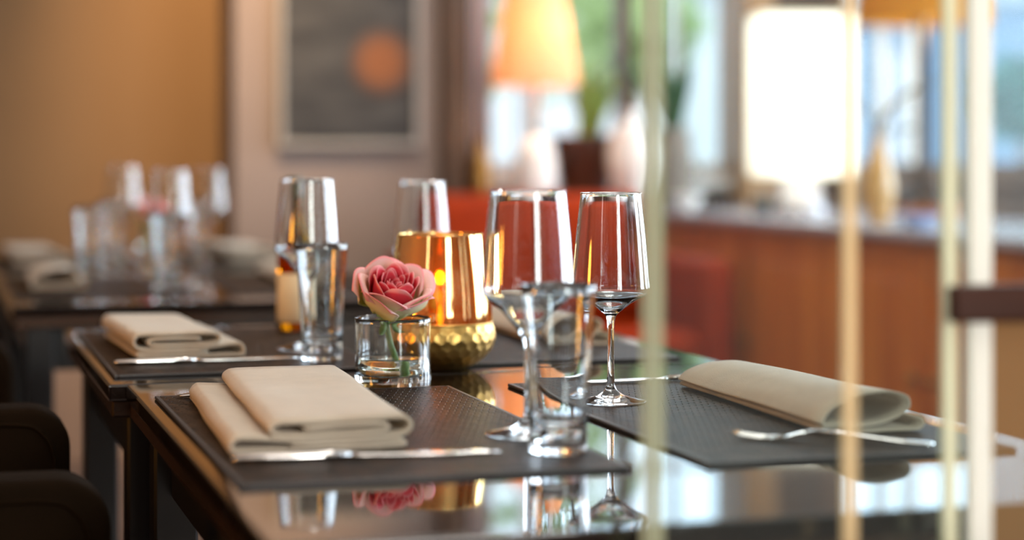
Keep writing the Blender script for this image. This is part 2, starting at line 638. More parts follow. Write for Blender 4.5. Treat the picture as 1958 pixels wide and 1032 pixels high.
# back wall: solid to the left, a pier that carries the painting, then window openings
wb = struct(box('wall_back', XL, 1.83, YB, YB + 0.2, 0, ZC, 'wall'))
box('pier', 0.948, 1.615, 6.2, YB, 0, ZC, 'pier', wb)
box('apron', 1.83, XR, YB, YB + 0.2, 0, 0.90, 'brown_paint', wb)
box('lintel', 1.83, XR, YB, YB + 0.2, 2.45, ZC, 'plain', wb)
box('wood_panel', 2.86, 3.21, YB - 0.02, YB + 0.2, 0.90, 2.45, 'brown_paint', wb)
struct(box('trim_1', XL, 0.948, YB - 0.03, YB, 0, 0.42, 'dado'))
struct(box('trim_2', 0.948, 1.615, 6.17, 6.2, 0, 0.42, 'dado'))
struct(box('trim_3', 1.622, 1.715, 6.15, YB, 0, ZC, 'brown_paint', bevel=0.006))
struct(box('trim_4', 2.745, 2.862, 6.30, YB + 0.05, 0, ZC, 'oak', bevel=0.006))


def window(name, x0, x1, z0, z1, y, bars, cross, fm, outer=0.05):
    w = bpy.data.objects.new(name, None)
    C.objects.link(w)
    w.location = ((x0 + x1) / 2, y, z0)
    struct(w)
    ox, oz = (x0 + x1) / 2, z0

    def part(nm, a, b, c, d, dy0, dy1, m):
        box(nm, a - ox, b - ox, dy0, dy1, c - oz, d - oz, m, w, bevel=0.003 if nm != 'pane' else 0)
    part('frame', x0, x0 + outer, z0, z1, 0, 0.07, fm)
    part('frame', x1 - outer, x1, z0, z1, 0, 0.07, fm)
    part('frame', x0 + outer, x1 - outer, z0, z0 + outer, 0, 0.07, fm)
    part('frame', x0 + outer, x1 - outer, z1 - outer, z1, 0, 0.07, fm)
    part('sill', x0 - 0.03, x1 + 0.03, z0 - 0.04, z0, -0.10, 0.08, fm)
    for (bx, bw, bm_) in bars:
        part('mullion', bx - bw / 2, bx + bw / 2, z0 + outer, z1 - outer, 0.005, 0.065, bm_)
    edges = [x0 + outer] + [v for (bx, bw, _) in bars for v in (bx - bw / 2, bx + bw / 2)] + [x1 - outer]
    zc = [z0 + outer] + list(cross) + [z1 - outer]
    for a, b in zip(edges[::2], edges[1::2]):
        for c in cross:
            part('glazing_bar', a, b, c - 0.012, c + 0.012, 0.012, 0.058, fm)
        for c, d in zip(zc, zc[1:]):
            part('pane', a, b, c, d, 0.033, 0.037, 'pane')
    return w


window('window_1', 1.83, 2.80, 0.90, 2.45, YB + 0.03, [(2.045, 0.055, 'white_paint'), (2.385, 0.05, 'brown_paint'), (2.58, 0.02, 'white_paint')], (1.62,), 'white_paint')
window('window_2', 3.21, 4.75, 0.90, 2.45, YB + 0.03, [(3.40, 0.03, 'white_paint'), (3.52, 0.035, 'white_paint'), (4.2, 0.03, 'white_paint')], (), 'brown_paint', 0.045)

# right-hand wall with three tall windows (outside the frame; they light the room)
wr = struct(box('wall_right', XR, XR + 0.2, YF, 0.95, 0, ZC, 'plain'))
for y0, y1 in ((2.15, 2.75), (3.95, 4.55), (5.75, YB + 0.2)):
    box('pier', XR, XR + 0.2, y0, y1, 0, ZC, 'plain', wr)
for y0, y1 in ((0.95, 2.15), (2.75, 3.95), (4.55, 5.75)):
    box('apron', XR, XR + 0.2, y0, y1, 0, 0.7, 'plain', wr)
    box('lintel', XR, XR + 0.2, y0, y1, 2.5, ZC, 'plain', wr)

# pale curtain hung beside the left window
t = thing('curtain', 'pale rose curtain hanging beside the brown wooden post', 'curtain', (1.775, 6.40, 0.05))
vs, fs = [], []
nx = 40
for j in range(2):
    for i in range(nx + 1):
        x = -0.055 + 0.125 * i / nx
        y = 0.018 * math.sin(i * 0.9)
        vs += [(x, y - 0.002, j * 2.5), (x, y + 0.002, j * 2.5)]
for i in range(nx):
    a, b = 2 * i, 2 * (i + nx + 1)
    fs += [(a, a + 2, b + 2, b), (a + 1, b + 1, b + 3, a + 3), (b, b + 2, b + 3, b + 1), (a, a + 1, a + 3, a + 2)]
obj('drape', mesh_from(vs, fs, 'drape', True), 'curtain', t)
obj('heading', loft_me([((-0.06, 0, 2.51), 0.024, 0.012), ((0.075, 0, 2.51), 0.024, 0.012)], 12), 'curtain', t)

# ------------------------------------------------------------------ outside
struct(box('ground_terrace', -2, 12, YB + 0.2, 22, -0.15, -0.02, 'stone'))


def leafcloud(n, rx, ry, rz, size, seed):
    rnd = random.Random(seed)
    vs, fs = [], []
    for _ in range(n):
        while True:
            p = Vector((rnd.uniform(-1, 1), rnd.uniform(-1, 1), rnd.uniform(-1, 1)))
            if 0.25 < p.length < 1:
                break
        p = Vector((p.x * rx, p.y * ry, p.z * rz))
        d = Vector((rnd.uniform(-1, 1), rnd.uniform(-1, 1), rnd.uniform(-0.6, 0.8))).normalized()
        s = d.cross(Vector((rnd.uniform(-1, 1), rnd.uniform(-1, 1), rnd.uniform(-1, 1)))).normalized()
        k = size * rnd.uniform(0.6, 1.3)
        i = len(vs)
        vs += [p, p + d * k * 0.5 + s * k * 0.28, p + d * k, p + d * k * 0.5 - s * k * 0.28]
        fs.append((i, i + 1, i + 2, i + 3))
    me = bpy.data.meshes.new('leaves')
    me.from_pydata([tuple(v) for v in vs], [], fs)
    me.update()
    return me


for (x, y, h, r, sd, m, lab) in (
        (2.95, 9.6, 1.7, 0.75, 1, 'tree', 'hazy light green garden tree outside the window behind the apricot lamp'),
        (4.15, 11.2, 1.6, 0.40, 2, 'tree', 'pale green garden tree outside the window beside the oak column'),
        (6.35, 10.4, 1.25, 0.24, 3, 'teal', 'small teal-green shrub on the terrace outside the right window')):
    t = thing('garden_tree', lab, 'tree', (x, y, -0.02), group='trees in the garden')
    obj('trunk', tube_me([(0, 0, 0), (0.03, 0, h * 0.5), (0, 0.02, h)], 0.06, 10, 0.03), 'bark', t)
    c = obj('crown', leafcloud(900, r, r, r * 0.9, 0.13, sd), m, t, (0, 0, h + r * 0.3))
    c['kind'] = 'stuff'
t = thing('garden_building', 'blue-grey rendered building across the terrace seen through the right window', 'building', (10.6, 15.6, -0.02))
box('wall', -3.3, 3.4, 0, 0.4, 0, 2.35, 'blue_wall', t)
box('cornice', -3.3, 3.5, -0.1, 0.5, 2.35, 2.5, 'stone', t)
for k in range(4):
    x = -2.6 + 1.5 * k
    box('window_opening', x, x + 0.5, -0.02, 0.0, 0.9, 1.9, 'silver', t)
t = thing('garden_building', 'pale rendered building across the terrace behind the apricot lamp', 'building', (3.2, 15.5, -0.02))
box('wall', -5.5, 4.0, 0, 0.4, 0, 2.35, 'render_wall', t)
box('cornice', -5.6, 4.05, -0.1, 0.5, 2.35, 2.5, 'stone', t)
for k in range(4):
    x = -4.6 + 1.7 * k
    box('window_opening', x, x + 0.6, -0.02, 0.0, 0.9, 1.9, 'silver', t)

# ------------------------------------------------------------------ framed painting on the pier
t = thing('framed_painting', 'abstract slate-grey painting with a rust patch in a pale frame', 'painting', (1.315, 6.2, 1.005))
fw, fh = 0.43, 0.62
box('frame', -fw / 2 - 0.018, -fw / 2, -0.035, 0, 0, fh + 0.036, 'greyframe', t, 0.003)
box('frame', fw / 2, fw / 2 + 0.018, -0.035, 0, 0, fh + 0.036, 'greyframe', t, 0.003)
box('frame', -fw / 2, fw / 2, -0.035, 0, 0, 0.018, 'greyframe', t, 0.003)
box('frame', -fw / 2, fw / 2, -0.035, 0, fh + 0.018, fh + 0.036, 'greyframe', t, 0.003)
cv = obj('canvas', box_me(-fw / 2, fw / 2, -0.012, 0.012, -fh / 2, fh / 2), 'canvas', t, (0, -0.014, 0.018 + fh / 2))

# ------------------------------------------------------------------ dining tables
def dining_table(label, x0, x1, y0, y1, group='dining tables pushed into one row'):
    t = thing('dining_table', label, 'table', ((x0 + x1) / 2, (y0 + y1) / 2, 0), group=group)
    hx, hy = (x1 - x0) / 2, (y1 - y0) / 2
    box('tabletop', -hx, hx, -hy, hy, 0.722, 0.74, 'lacquer', t, 0.0025, 2)
    box('edge_band', -hx + 0.004, hx - 0.004, -hy + 0.004, hy - 0.004, 0.704, 0.7225, 'lacquer_edge', t, 0.002, 1)
    for sx in (-1, 1):
        box('apron', sx * (hx - 0.05) - 0.01, sx * (hx - 0.05) + 0.01, -hy + 0.07, hy - 0.07, 0.63, 0.705, 'blackwood', t)
        for sy in (-1, 1):
            cx, cy = sx * (hx - 0.045), sy * (hy - 0.045)
            box('leg', cx - 0.023, cx + 0.023, cy - 0.023, cy + 0.023, 0, 0.705, 'blackwood', t, 0.003, 1)
    for sy in (-1, 1):
        box('apron', -hx + 0.07, hx - 0.07, sy * (hy - 0.05) - 0.01, sy * (hy - 0.05) + 0.01, 0.63, 0.705, 'blackwood', t)
    return t


dining_table('glossy black dining table nearest the glass partition, set with rose and wine glasses', 0.21, 0.918, 1.232, 2.133)
dining_table('glossy black dining table directly behind the rose, carrying the gold candle holder', 0.192, 0.915, 2.139, 2.815)
dining_table('blurred dark dining table in the left background, front one of that pair', 0.14, 0.85, 3.27, 4.12)
dining_table('blurred dark dining table in the left background, rear one by the wall', 0.14, 0.85, 4.126, 4.97)

ZT = 0.74
ZM = 0.7435


def placemat(label, x0, x1, y0, y1):
    t = thing('placemat', label, 'placemat', ((x0 + x1) / 2, (y0 + y1) / 2, ZT), group='woven placemats')
    hx, hy = (x1 - x0) / 2, (y1 - y0) / 2
    box('weave', -hx + 0.004, hx - 0.004, -hy + 0.004, hy - 0.004, 0.0002, 0.0034, 'mat', t, 0.0006, 1)
    for a in ((-hx, -hx + 0.005, -hy, hy), (hx - 0.005, hx, -hy, hy), (-hx + 0.005, hx - 0.005, -hy, -hy + 0.005), (-hx + 0.005, hx - 0.005, hy - 0.005, hy)):
        box('border', a[0], a[1], a[2], a[3], 0.0002, 0.0036, 'matedge', t, 0.0008, 1)
    return t


placemat('dark woven placemat under the large front napkin on the left', 0.225, 0.533, 1.447, 2.0)
placemat('dark woven placemat under the open rolled napkin on the right', 0.597, 0.874, 1.443, 2.0)
placemat('dark woven placemat under the folded napkin on the table behind', 0.203, 0.51, 2.2, 2.75)
placemat('dark woven placemat beyond the right wine glass on the table behind', 0.60, 0.874, 2.2, 2.75)
placemat('blurred placemat at the left of the front background table', 0.152, 0.46, 3.42, 3.97)
placemat('blurred placemat at the right of the front background table', 0.53, 0.838, 3.42, 3.97)
placemat('blurred placemat at the left of the rear background table', 0.152, 0.46, 4.26, 4.81)
placemat('blurred placemat at the right of the rear background table', 0.53, 0.838, 4.26, 4.81)

# ------------------------------------------------------------------ stemware and tumblers
def wine_glass(name, label, prof_foot, prof_stem, prof_bowl, loc, group):
    t = thing(name, label, 'wine glass', loc, group=group)
    lathe('foot', prof_foot, 'glass', t)
    lathe('stem', prof_stem, 'glass', t)
    lathe('bowl', prof_bowl, 'glass', t)
    return t


def glass_profiles(R, Rrim, zmax, zbot, H, Rf):
    foot = [(0, 0)] + [(v.x, v.y) for v in catmull([(Rf - 0.003, 0), (Rf, 0.0007), (Rf - 0.001, 0.0017), (Rf * 0.66, 0.0040), (Rf * 0.36, 0.0072), (Rf * 0.17, 0.0125), (0.0040, 0.019)], 4)]
    stem = [(v.x, v.y) for v in catmull([(0.0040, 0.019), (0.0035, 0.030), (0.0033, 0.05), (0.0035, zbot - 0.012), (0.0050, zbot - 0.003)], 4)]
    outer = [(0.0050, zbot - 0.003), (0.0085, zbot + 0.001), (R * 0.55, zbot + (zmax - zbot) * 0.52), (R * 0.90, zbot + (zmax - zbot) * 0.86), (R, zmax + 0.003), (R - 0.0008, zmax + 0.012), (R - (R - Rrim) * 0.5, (zmax + H) / 2 + 0.006), (Rrim + 0.0002, H - 0.004), (Rrim + 0.0007, H - 0.0012)]
    o = [(v.x, v.y) for v in catmull(outer, 5)]
    w = 0.0014
    inner = [(Rrim - w - 0.0001, H - 0.0012), (Rrim - w + 0.0003, H - 0.004), (R - w - (R - Rrim) * 0.5, (zmax + H) / 2 + 0.006), (R - w - 0.0008, zmax + 0.012), (R - w, zmax + 0.003), (R * 0.90 - w, zbot + (zmax - zbot) * 0.86 + 0.0006), (R * 0.53, zbot + (zmax - zbot) * 0.52 + 0.002), (0.0085, zbot + 0.0045), (0.003, zbot + 0.0030)]
    i = [(v.x, v.y) for v in catmull(inner, 5)]
    bowl = o + [(Rrim - w / 2 + 0.0004, H)] + i + [(0, zbot + 0.0028)]
    return foot, stem, bowl


big = glass_profiles(0.0405, 0.0330, 0.1235, 0.0880, 0.2130, 0.0365)
small = glass_profiles(0.0390, 0.0300, 0.1085, 0.0876, 0.2065, 0.0345)
wgA = wine_glass('wine_glass', 'large clear wine glass behind the front water tumbler', *big, (0.506, 1.633, ZM), 'wine glasses')
wgB = wine_glass('wine_glass', 'sharply focused clear wine glass beside the greenish glass edge', *small, (0.650, 1.822, ZM), 'wine glasses')
copy_thing(wgA, 'clear wine glass behind the rose, on the left of the second table', (0.461, 2.422, ZM))
copy_thing(wgB, 'clear wine glass rising behind the gold candle holder', (0.650, 2.585, ZM))
copy_thing(wgA, 'leftmost blurred wine glass on the background tables', (0.437, 4.50, ZM))
copy_thing(wgA, 'middle blurred wine glass on the background tables, brightest reflection', (0.450, 3.74, ZM))
copy_thing(wgB, 'rightmost blurred wine glass on the background tables', (0.640, 4.555, ZM))


def tumbler(label, loc):
    t = thing('water_tumbler', label, 'tumbler', loc, group='water tumblers')
    outer = [(v.x, v.y) for v in catmull([(0.0222, 0), (0.0238, 0.0012), (0.0240, 0.010), (0.0243, 0.022), (0.0255, 0.055), (0.0280, 0.095), (0.0312, 0.1365)], 4)]
    inner = [(v.x, v.y) for v in catmull([(0.0300, 0.1368), (0.0267, 0.095), (0.0240, 0.055), (0.0222, 0.028), (0.0185, 0.0215), (0.009, 0.0190)], 4)]
    lathe('base', [(0, 0.0008), (0.017, 0.0010), (0.0200, 0.0)] + outer[:9], 'glass', t)
    lathe('wall', outer[8:] + [(0.0306, 0.1374)] + inner + [(0, 0.0186)], 'glass', t)
    return t


tb = tumbler('thick-based water tumbler in front of the large wine glass', (0.502, 1.536, ZM))
copy_thing(tb, 'water tumbler behind the rose glass, in front of the left rear wine glass', (0.455, 2.297, ZM))
copy_thing(tb, 'blurred water tumbler below the middle background wine glass', (0.430, 3.62, ZM))
copy_thing(tb, 'blurred water tumbler below the leftmost background wine glass', (0.400, 4.38, ZM))
copy_thing(tb, 'blurred water tumbler at the far left of the background glasses', (0.315, 3.93, ZM))
copy_thing(tb, 'blurred water tumbler right of the background rose', (0.60, 4.44, ZM))

# ------------------------------------------------------------------ roses in short glasses
def lerp(a, b, t):
    return tuple(x + (y - x) * t for x, y in zip(a, b))


HOT, PINK, BLUSH, CREAM, LIME = lin((226, 4, 48)), lin((255, 112, 128)), lin((255, 218, 214)), lin((255, 236, 208)), lin((206, 212, 112))


def petal_me(R, H, dphi, curl, layer, seed, nu=14, nv=12):
    rnd = random.Random(seed)
    vs, cols, fs = [], [], []
    tipx = rnd.uniform(-0.25, 0.25)
    for j in range(nv + 1):
        t = j / nv
        base = math.sin(min(t / 0.62, 1) * PI / 2) ** 0.75
        for i in range(nu + 1):
            s = -1 + 2 * i / nu
            wid = dphi * (0.30 + 0.70 * math.sin(min(t * 1.25, 1) * PI / 2)) * (1 - 0.30 * max(0, t - 0.75) / 0.25 * 1.0)
            k = max(0, (t - 0.66) / 0.34)
            lean = -0.10 * R * t if layer < 3 else 0.0
            r = R * base + lean + curl * k ** 1.7 * (1 - 0.25 * s * s) + R * 0.10 * s
            z = H * t * (1 - 0.10 * s * s) - (0.55 * curl * k ** 2.5) - H * 0.13 * abs(s - tipx) ** 2.2 * t
            r += 0.0007 * math.sin(5 * s + seed) * t
            a = s * wid
            vs.append((r * math.cos(a), r * math.sin(a), z))
            if layer <= 1:
                c = lerp(PINK, HOT, 0.5 + 0.5 * (1 - abs(t - 0.7)))
                if t > 0.80:
                    c = lerp(c, PINK, 0.65)
                if t > 0.95:
                    c = lerp(c, BLUSH, 0.5)
            elif layer == 2:
                c = lerp(HOT, PINK, max(0, t - 0.5) * 1.6)
                if t > 0.9:
                    c = lerp(c, BLUSH, 0.6)
            elif layer == 3:
                c = lerp(LIME, lerp(BLUSH, PINK, 0.45), min(1, t * 1.5))
                if t > 0.88:
                    c = lerp(c, CREAM, 0.5)
            else:
                c = lerp(LIME, CREAM, min(1, max(0, t - 0.25) * 1.9))
                if t > 0.60:
                    c = lerp(c, BLUSH, min(1, (t - 0.60) * 3.2))
                if t > 0.93:
                    c = lerp(c, PINK, 0.7)
            cols.append((*c, 1))
    for j in range(nv):
        for i in range(nu):
            a = j * (nu + 1) + i
            fs.append((a, a + 1, a + nu + 2, a + nu + 1))
    me = bpy.data.meshes.new('petal')
    me.from_pydata(vs, [], fs)
    me.update()
    at = me.color_attributes.new('tint', 'FLOAT_COLOR', 'POINT')
    for k, c in enumerate(cols):
        at.data[k].color = c
    me.polygons.foreach_set('use_smooth', [True] * len(me.polygons))
    return me


def make_rose(label, loc, rz=0.0):
    t = thing('rose', label, 'rose', loc, rz, group='cut roses')
    bloom = bpy.data.objects.new('bloom', None)
    bloom.empty_display_size = 0.02
    C.objects.link(bloom)
    bloom.parent = t
    bloom.location = (-0.006, 0.004, 0.072)
    bloom.rotation_euler = (math.radians(33), math.radians(-4), math.radians(12))
    layers = [(2, 0.0035, 0.047, 1.7, 0.0002), (3, 0.0070, 0.049, 1.35, 0.0006), (4, 0.0108, 0.0505, 1.1, 0.0010), (5, 0.0150, 0.0515, 0.95, 0.0016), (5, 0.0195, 0.0525, 0.90, 0.0024),
              (5, 0.0248, 0.0520, 0.88, 0.0042), (5, 0.0312, 0.0500, 0.86, 0.0075), (5, 0.0358, 0.0445, 0.84, 0.0095)]
    sd = 1
    for li, (n, R, H, dp, curl) in enumerate(layers):
        for k in range(n):
            sd += 1
            lay = (0, 0, 1, 1, 1, 2, 4, 4)[li]
            p = obj('petal', petal_me(R, 1.06 * H * random.uniform(0.95, 1.04), dp * random.uniform(0.95, 1.1), curl * random.uniform(0.7, 1.35), lay, sd), 'petal', bloom,
                    (0, 0, 0.001 * li), (0, 0, 2 * PI * k / n + li * 0.9 + random.uniform(-0.15, 0.15)))
            md = p.modifiers.new('thickness', 'SOLIDIFY')
            md.thickness = 0.0006
    lathe('hip', [(0, -0.008), (0.004, -0.0075), (0.0065, -0.003), (0.007, 0.001), (0.005, 0.003), (0, 0.003)], 'stem', bloom, 20)
    for k in range(5):
        a = 2 * PI * k / 5 + 0.3
        d = Vector((math.cos(a), math.sin(a), 0))
        q = Vector((-math.sin(a), math.cos(a), 0))
        vs, fs = [], []
        for j in range(6):
            u = j / 5
            p = d * (0.006 + 0.018 * u) + Vector((0, 0, -0.002 - 0.006 * math.sin(u * 2.6)))
            w = 0.0038 * math.sin(PI * min(0.95, u * 0.8 + 0.2))
            vs += [p - q * w, p + q * w, p - q * w + Vector((0, 0, -0.0006)), p + q * w + Vector((0, 0, -0.0006))]
        for j in range(5):
            b = 4 * j
            fs += [(b, b + 1, b + 5, b + 4), (b + 2, b + 6, b + 7, b + 3), (b, b + 4, b + 6, b + 2), (b + 1, b + 3, b + 7, b + 5)]
        obj('sepal', mesh_from(vs, fs, 'sepal', True), 'stem', bloom)
    obj('stem', tube_me(catmull([(-0.006, 0.006, 0.068), (-0.002, 0.006, 0.047), (0.004, 0.002, 0.028), (0.011, -0.002, 0.0135)], 5), 0.0030, 12, 0.0036), 'stem', t)
    return t


def rose_glass(label, loc):
    t = thing('rose_glass', label, 'glass vase', loc, group='short glass vases')
    R, H = 0.0405, 0.0735
    outer = [(0, 0.0008), (R - 0.008, 0.0010), (R - 0.004, 0.0)] + [(v.x, v.y) for v in catmull([(R - 0.0015, 0.0004), (R, 0.0025), (R, 0.02), (R, 0.05), (R + 0.0002, H - 0.0015)], 4)]
    inner = [(R - 0.0010, H), (R - 0.0026, H - 0.0010)] + [(v.x, v.y) for v in catmull([(R - 0.0030, H - 0.004), (R - 0.0032, 0.04), (R - 0.0034, 0.016), (R - 0.006, 0.0122), (R - 0.014, 0.0115)], 4)] + [(0, 0.0113)]
    lathe('wall', outer + inner, 'glass', t, 72)
    w = R - 0.0037
    lathe('water', [(0, 0.0118), (w - 0.010, 0.0120), (w - 0.003, 0.0130), (w, 0.0165), (w, 0.0305), (w - 0.0006, 0.0298), (w - 0.003, 0.0293), (0, 0.0292)], 'water', t, 64)
    return t


rg = rose_glass('short clear glass with water holding the pink rose', (0.482, 2.043, ZT))
make_rose('pink and cream rose in the short glass at the front', (0.482, 2.043, ZT))
copy_thing(rg, 'blurred short glass holding the rose on the background table', (0.525, 4.75, ZT))
make_rose('blurred red-pink rose on the background table by the wall', (0.525, 4.75, ZT), 0.5)

# ------------------------------------------------------------------ gold candle holder
def candle_holder(label, loc):
    t = thing('candle_holder', label, 'candle holder', loc, group='gold candle holders')
    nu, nv = 264, 96
    vs, fs = [], []
    prof = catmull([(0.022, 0.0), (0.030, 0.0008), (0.045, 0.0075), (0.058, 0.0195), (0.0640, 0.033), (0.0640, 0.044), (0.0605, 0.0535)], 16)
    L = [0.0]
    for a, b in zip(prof, prof[1:]):
        L.append(L[-1] + (b - a).length)
    tot = L[-1]
    rows, cols = 8, 26
    for j in range(nv + 1):
        s = j / nv * tot
        k = max(i for i in range(len(L)) if L[i] <= s + 1e-12)
        k = min(k, len(prof) - 2)
        u = (s - L[k]) / max(1e-9, L[k + 1] - L[k])
        p = prof[k].lerp(prof[k + 1], u)
        for i in range(nu):
            a = 2 * PI * i / nu
            row = s / tot * rows
            best = 9
            for rr in (math.floor(row) - 0.5, math.floor(row) + 0.5, math.floor(row) + 1.5):
                off = 0.5 if int(rr + 0.5) % 2 else 0.0
                c = a / (2 * PI) * cols + off
                dx = abs(c - round(c)) * (2 * PI * 0.060 / cols)
                dy = (row - rr) * tot / rows
                best = min(best, math.hypot(dx, dy))
            d = max(0, 1 - (best / 0.0082) ** 2)
            r = p.x - 0.0016 * d * min(1, s / tot * 4)
            vs.append((r * math.cos(a), r * math.sin(a), p.y))
    for j in range(nv):
        for i in range(nu):
            i2 = (i + 1) % nu
            fs.append((j * nu + i, j * nu + i2, (j + 1) * nu + i2, (j + 1) * nu + i))
    me = bpy.data.meshes.new('bowl')
    fs.append(tuple(range(nu - 1, -1, -1)))
    me.from_pydata(vs, [], fs)
    me.update()
    me.polygons.foreach_set('use_smooth', [True] * len(me.polygons))
    obj('hammered_bowl', me, 'brass', t)
    lathe('rim_band', [(0.0605, 0.0520), (0.0615, 0.0530), (0.0612, 0.0545), (0.0590, 0.0550), (0.0585, 0.0535), (0.0605, 0.0520)], 'brass', t, 80)
    up = [(v.x, v.y) for v in catmull([(0.0606, 0.0545), (0.0598, 0.070), (0.0565, 0.105), (0.0520, 0.135), (0.0490, 0.1545)], 6)]
    dn = [(r - 0.0014, z) for r, z in reversed(up)]
    lathe('amber_glass', up + [(0.0486, 0.1556), (0.0480, 0.1554)] + dn, 'amber', t, 96)
    return t


def tealight(label, loc, energy=0.30):
    t = thing('tealight', label, 'candle', loc, group='tealights')
    lathe('cup', [(0, 0), (0.0185, 0), (0.0190, 0.001), (0.0190, 0.017), (0.0186, 0.0172), (0.0182, 0.0165), (0.0182, 0.001), (0, 0.001)], 'steel', t, 32)
    lathe('wax', [(0, 0.0012), (0.0180, 0.0012), (0.0180, 0.0130), (0.016, 0.0125), (0, 0.0122)], 'wax', t, 32)
    obj('wick', tube_me([(0, 0, 0.012), (0.0003, 0, 0.0165), (0.001, 0, 0.020)], 0.0006, 6), 'black', t)
    lathe('flame', [(v.x, v.y) for v in catmull([(0, 0.0175), (0.0028, 0.0215), (0.0036, 0.0265), (0.0022, 0.0350), (0, 0.0430)], 4)], 'flame', t, 16)
    l = bpy.data.lights.new('candle_light', 'POINT')
    l.energy = energy
    l.color = (1.0, 0.42, 0.10)
    l.shadow_soft_size = 0.006
    o = bpy.data.objects.new('candle_light', l)
    C.objects.link(o)
    o.parent = t
    o.location = (0, 0, 0.052)
    return t


ch = candle_holder('gold candle holder with amber glass top and hammered brass bowl behind the rose', (0.574, 2.196, ZT))
# raised floor inside the bowl that carries the candle
lathe('inner_plate', [(0, 0.0300), (0.052, 0.0300), (0.052, 0.0320), (0, 0.0320)], 'brass_dark', ch, 48)
tealight('lit tealight burning inside the gold candle holder', (0.574, 2.196, ZT + 0.0321))

# ------------------------------------------------------------------ napkins
def ribbon_me(path, th, y0, y1, zscale=None, n=4, ny=14, wob=0.0006, seed=1, skew=0.0):
    rnd = random.Random(seed)
    P = catmull([(x, z, 0) for x, z in path], n)
    left, right = [], []
    for i, p in enumerate(P):
        t = (P[min(i + 1, len(P) - 1)] - P[max(i - 1, 0)]).normalized()
        nrm = Vector((-t.y, t.x, 0))
        left.append(p + nrm * th / 2)
        right.append(p - nrm * th / 2)
    loop = left + right[::-1]
    m = len(loop)
    ph = [rnd.uniform(0, 6.28) for _ in range(4)]
    vs, fs = [], []
    for j in range(ny + 1):
        u = j / ny
        zs = 1.0 if zscale is None else zscale[0] + (zscale[1] - zscale[0]) * u
        for p in loop:
            wx = wob * (math.sin(u * 7 + ph[0]) + 0.6 * math.sin(u * 13 + p.y * 300 + ph[1]))
            wz = wob * 0.8 * math.sin(u * 9 + p.x * 40 + ph[2]) * min(1, p.y / 0.008)
            ye = y0 + (y1 - y0) * u + (0.0012 * math.sin(p.x * 120 + ph[3]) if j in (0, ny) else 0)
            vs.append((p.x + wx + skew * u, ye, max(0.0003, p.y * zs + wz)))
    for j in range(ny):
        for i in range(m):
            i2 = (i + 1) % m
            fs.append((j * m + i, j * m + i2, (j + 1) * m + i2, (j + 1) * m + i))
    # end caps as quad strips between the two sides of the cloth
    k = len(left)
    for base in (0, ny * m):
        for i in range(k - 1):
            fs.append((base + i, base + i + 1, base + m - 2 - i, base + m - 1 - i))
    return mesh_from(vs, fs, 'napkin', True)


fold = [(0.050, 0.0050), (0.125, 0.0052), (0.143, 0.0046), (0.144, 0.0022), (0.128, 0.0016), (0.100, 0.0016), (0.010, 0.0016), (0.0015, 0.0035), (0.0005, 0.0075), (0.004, 0.0112), (0.012, 0.0118), (0.060, 0.0085), (0.110, 0.0085),
        (0.138, 0.0090), (0.147, 0.0115), (0.150, 0.0165), (0.147, 0.0210), (0.138, 0.0226), (0.090, 0.0222), (0.046, 0.0222), (0.036, 0.0205), (0.0325, 0.0170), (0.036, 0.0138), (0.048, 0.0120), (0.090, 0.0120), (0.122, 0.0126), (0.131, 0.0150), (0.124, 0.0180), (0.095, 0.0182), (0.060, 0.0172)]
t = tag(obj('napkin', ribbon_me(fold, 0.0031, 0.0, 0.372, (1.12, 1.25), seed=3, skew=0.016), 'linen', None, (0.2395, 1.588, ZM + 0.0005)),
        'cream linen napkin folded flat in layers on the front left placemat', 'napkin', 'linen napkins')
roll = [(0.088, 0.0130), (0.0955, 0.0115), (0.0990, 0.0070), (0.096, 0.0026), (0.088, 0.0015), (0.050, 0.0015), (0.012, 0.0015), (0.0040, 0.0028), (0.0030, 0.0058), (0.010, 0.0066), (0.045, 0.0068), (0.068, 0.0105),
        (0.083, 0.0185), (0.0855, 0.0250), (0.080, 0.0318), (0.060, 0.0355), (0.034, 0.0330), (0.012, 0.0230), (0.0015, 0.0125), (0.0015, 0.0098), (0.010, 0.0090), (0.030, 0.0094)]
napR = tag(obj('napkin', ribbon_me(roll, 0.0017, 0.0, 0.366, (1.0, 0.72), seed=5, skew=0.012), 'linen', None, (0.748, 1.553, ZM + 0.0005), (0, 0, 0)),
           'cream linen napkin rolled with an open loop on the right placemat', 'napkin', 'linen napkins')
# mirrored fold on the table behind
fold2 = [(0.13 - x * 0.87, z) for x, z in fold]
nap2 = tag(obj('napkin', ribbon_me(fold2, 0.0028, 0.0, 0.285, (1.3, 1.3), seed=7, skew=-0.012), 'linen', None, (0.241, 2.352, ZM + 0.0005)),
           'cream linen napkin with its fold to the left on the second table', 'napkin', 'linen napkins')


def nap_copy(src, label, loc):
    o = src.copy()
    C.objects.link(o)
    o.location = loc
    o['label'] = label
    return o


nap_copy(napR, 'pale napkin on the second table behind the right wine glass stem', (0.745, 2.36, ZM + 0.0005))
nap_copy(napR, 'blurred napkin at the near left of the background tables', (0.185, 3.60, ZM + 0.0005))
nap_copy(nap2, 'blurred napkin at the far left of the background tables', (0.190, 4.40, ZM + 0.0005))
nap_copy(napR, 'blurred napkin at the near right of the background tables', (0.640, 3.62, ZM + 0.0005))
nap_copy(nap2, 'blurred napkin at the far right of the background tables', (0.600, 4.42, ZM + 0.0005)).location.x = 0.66

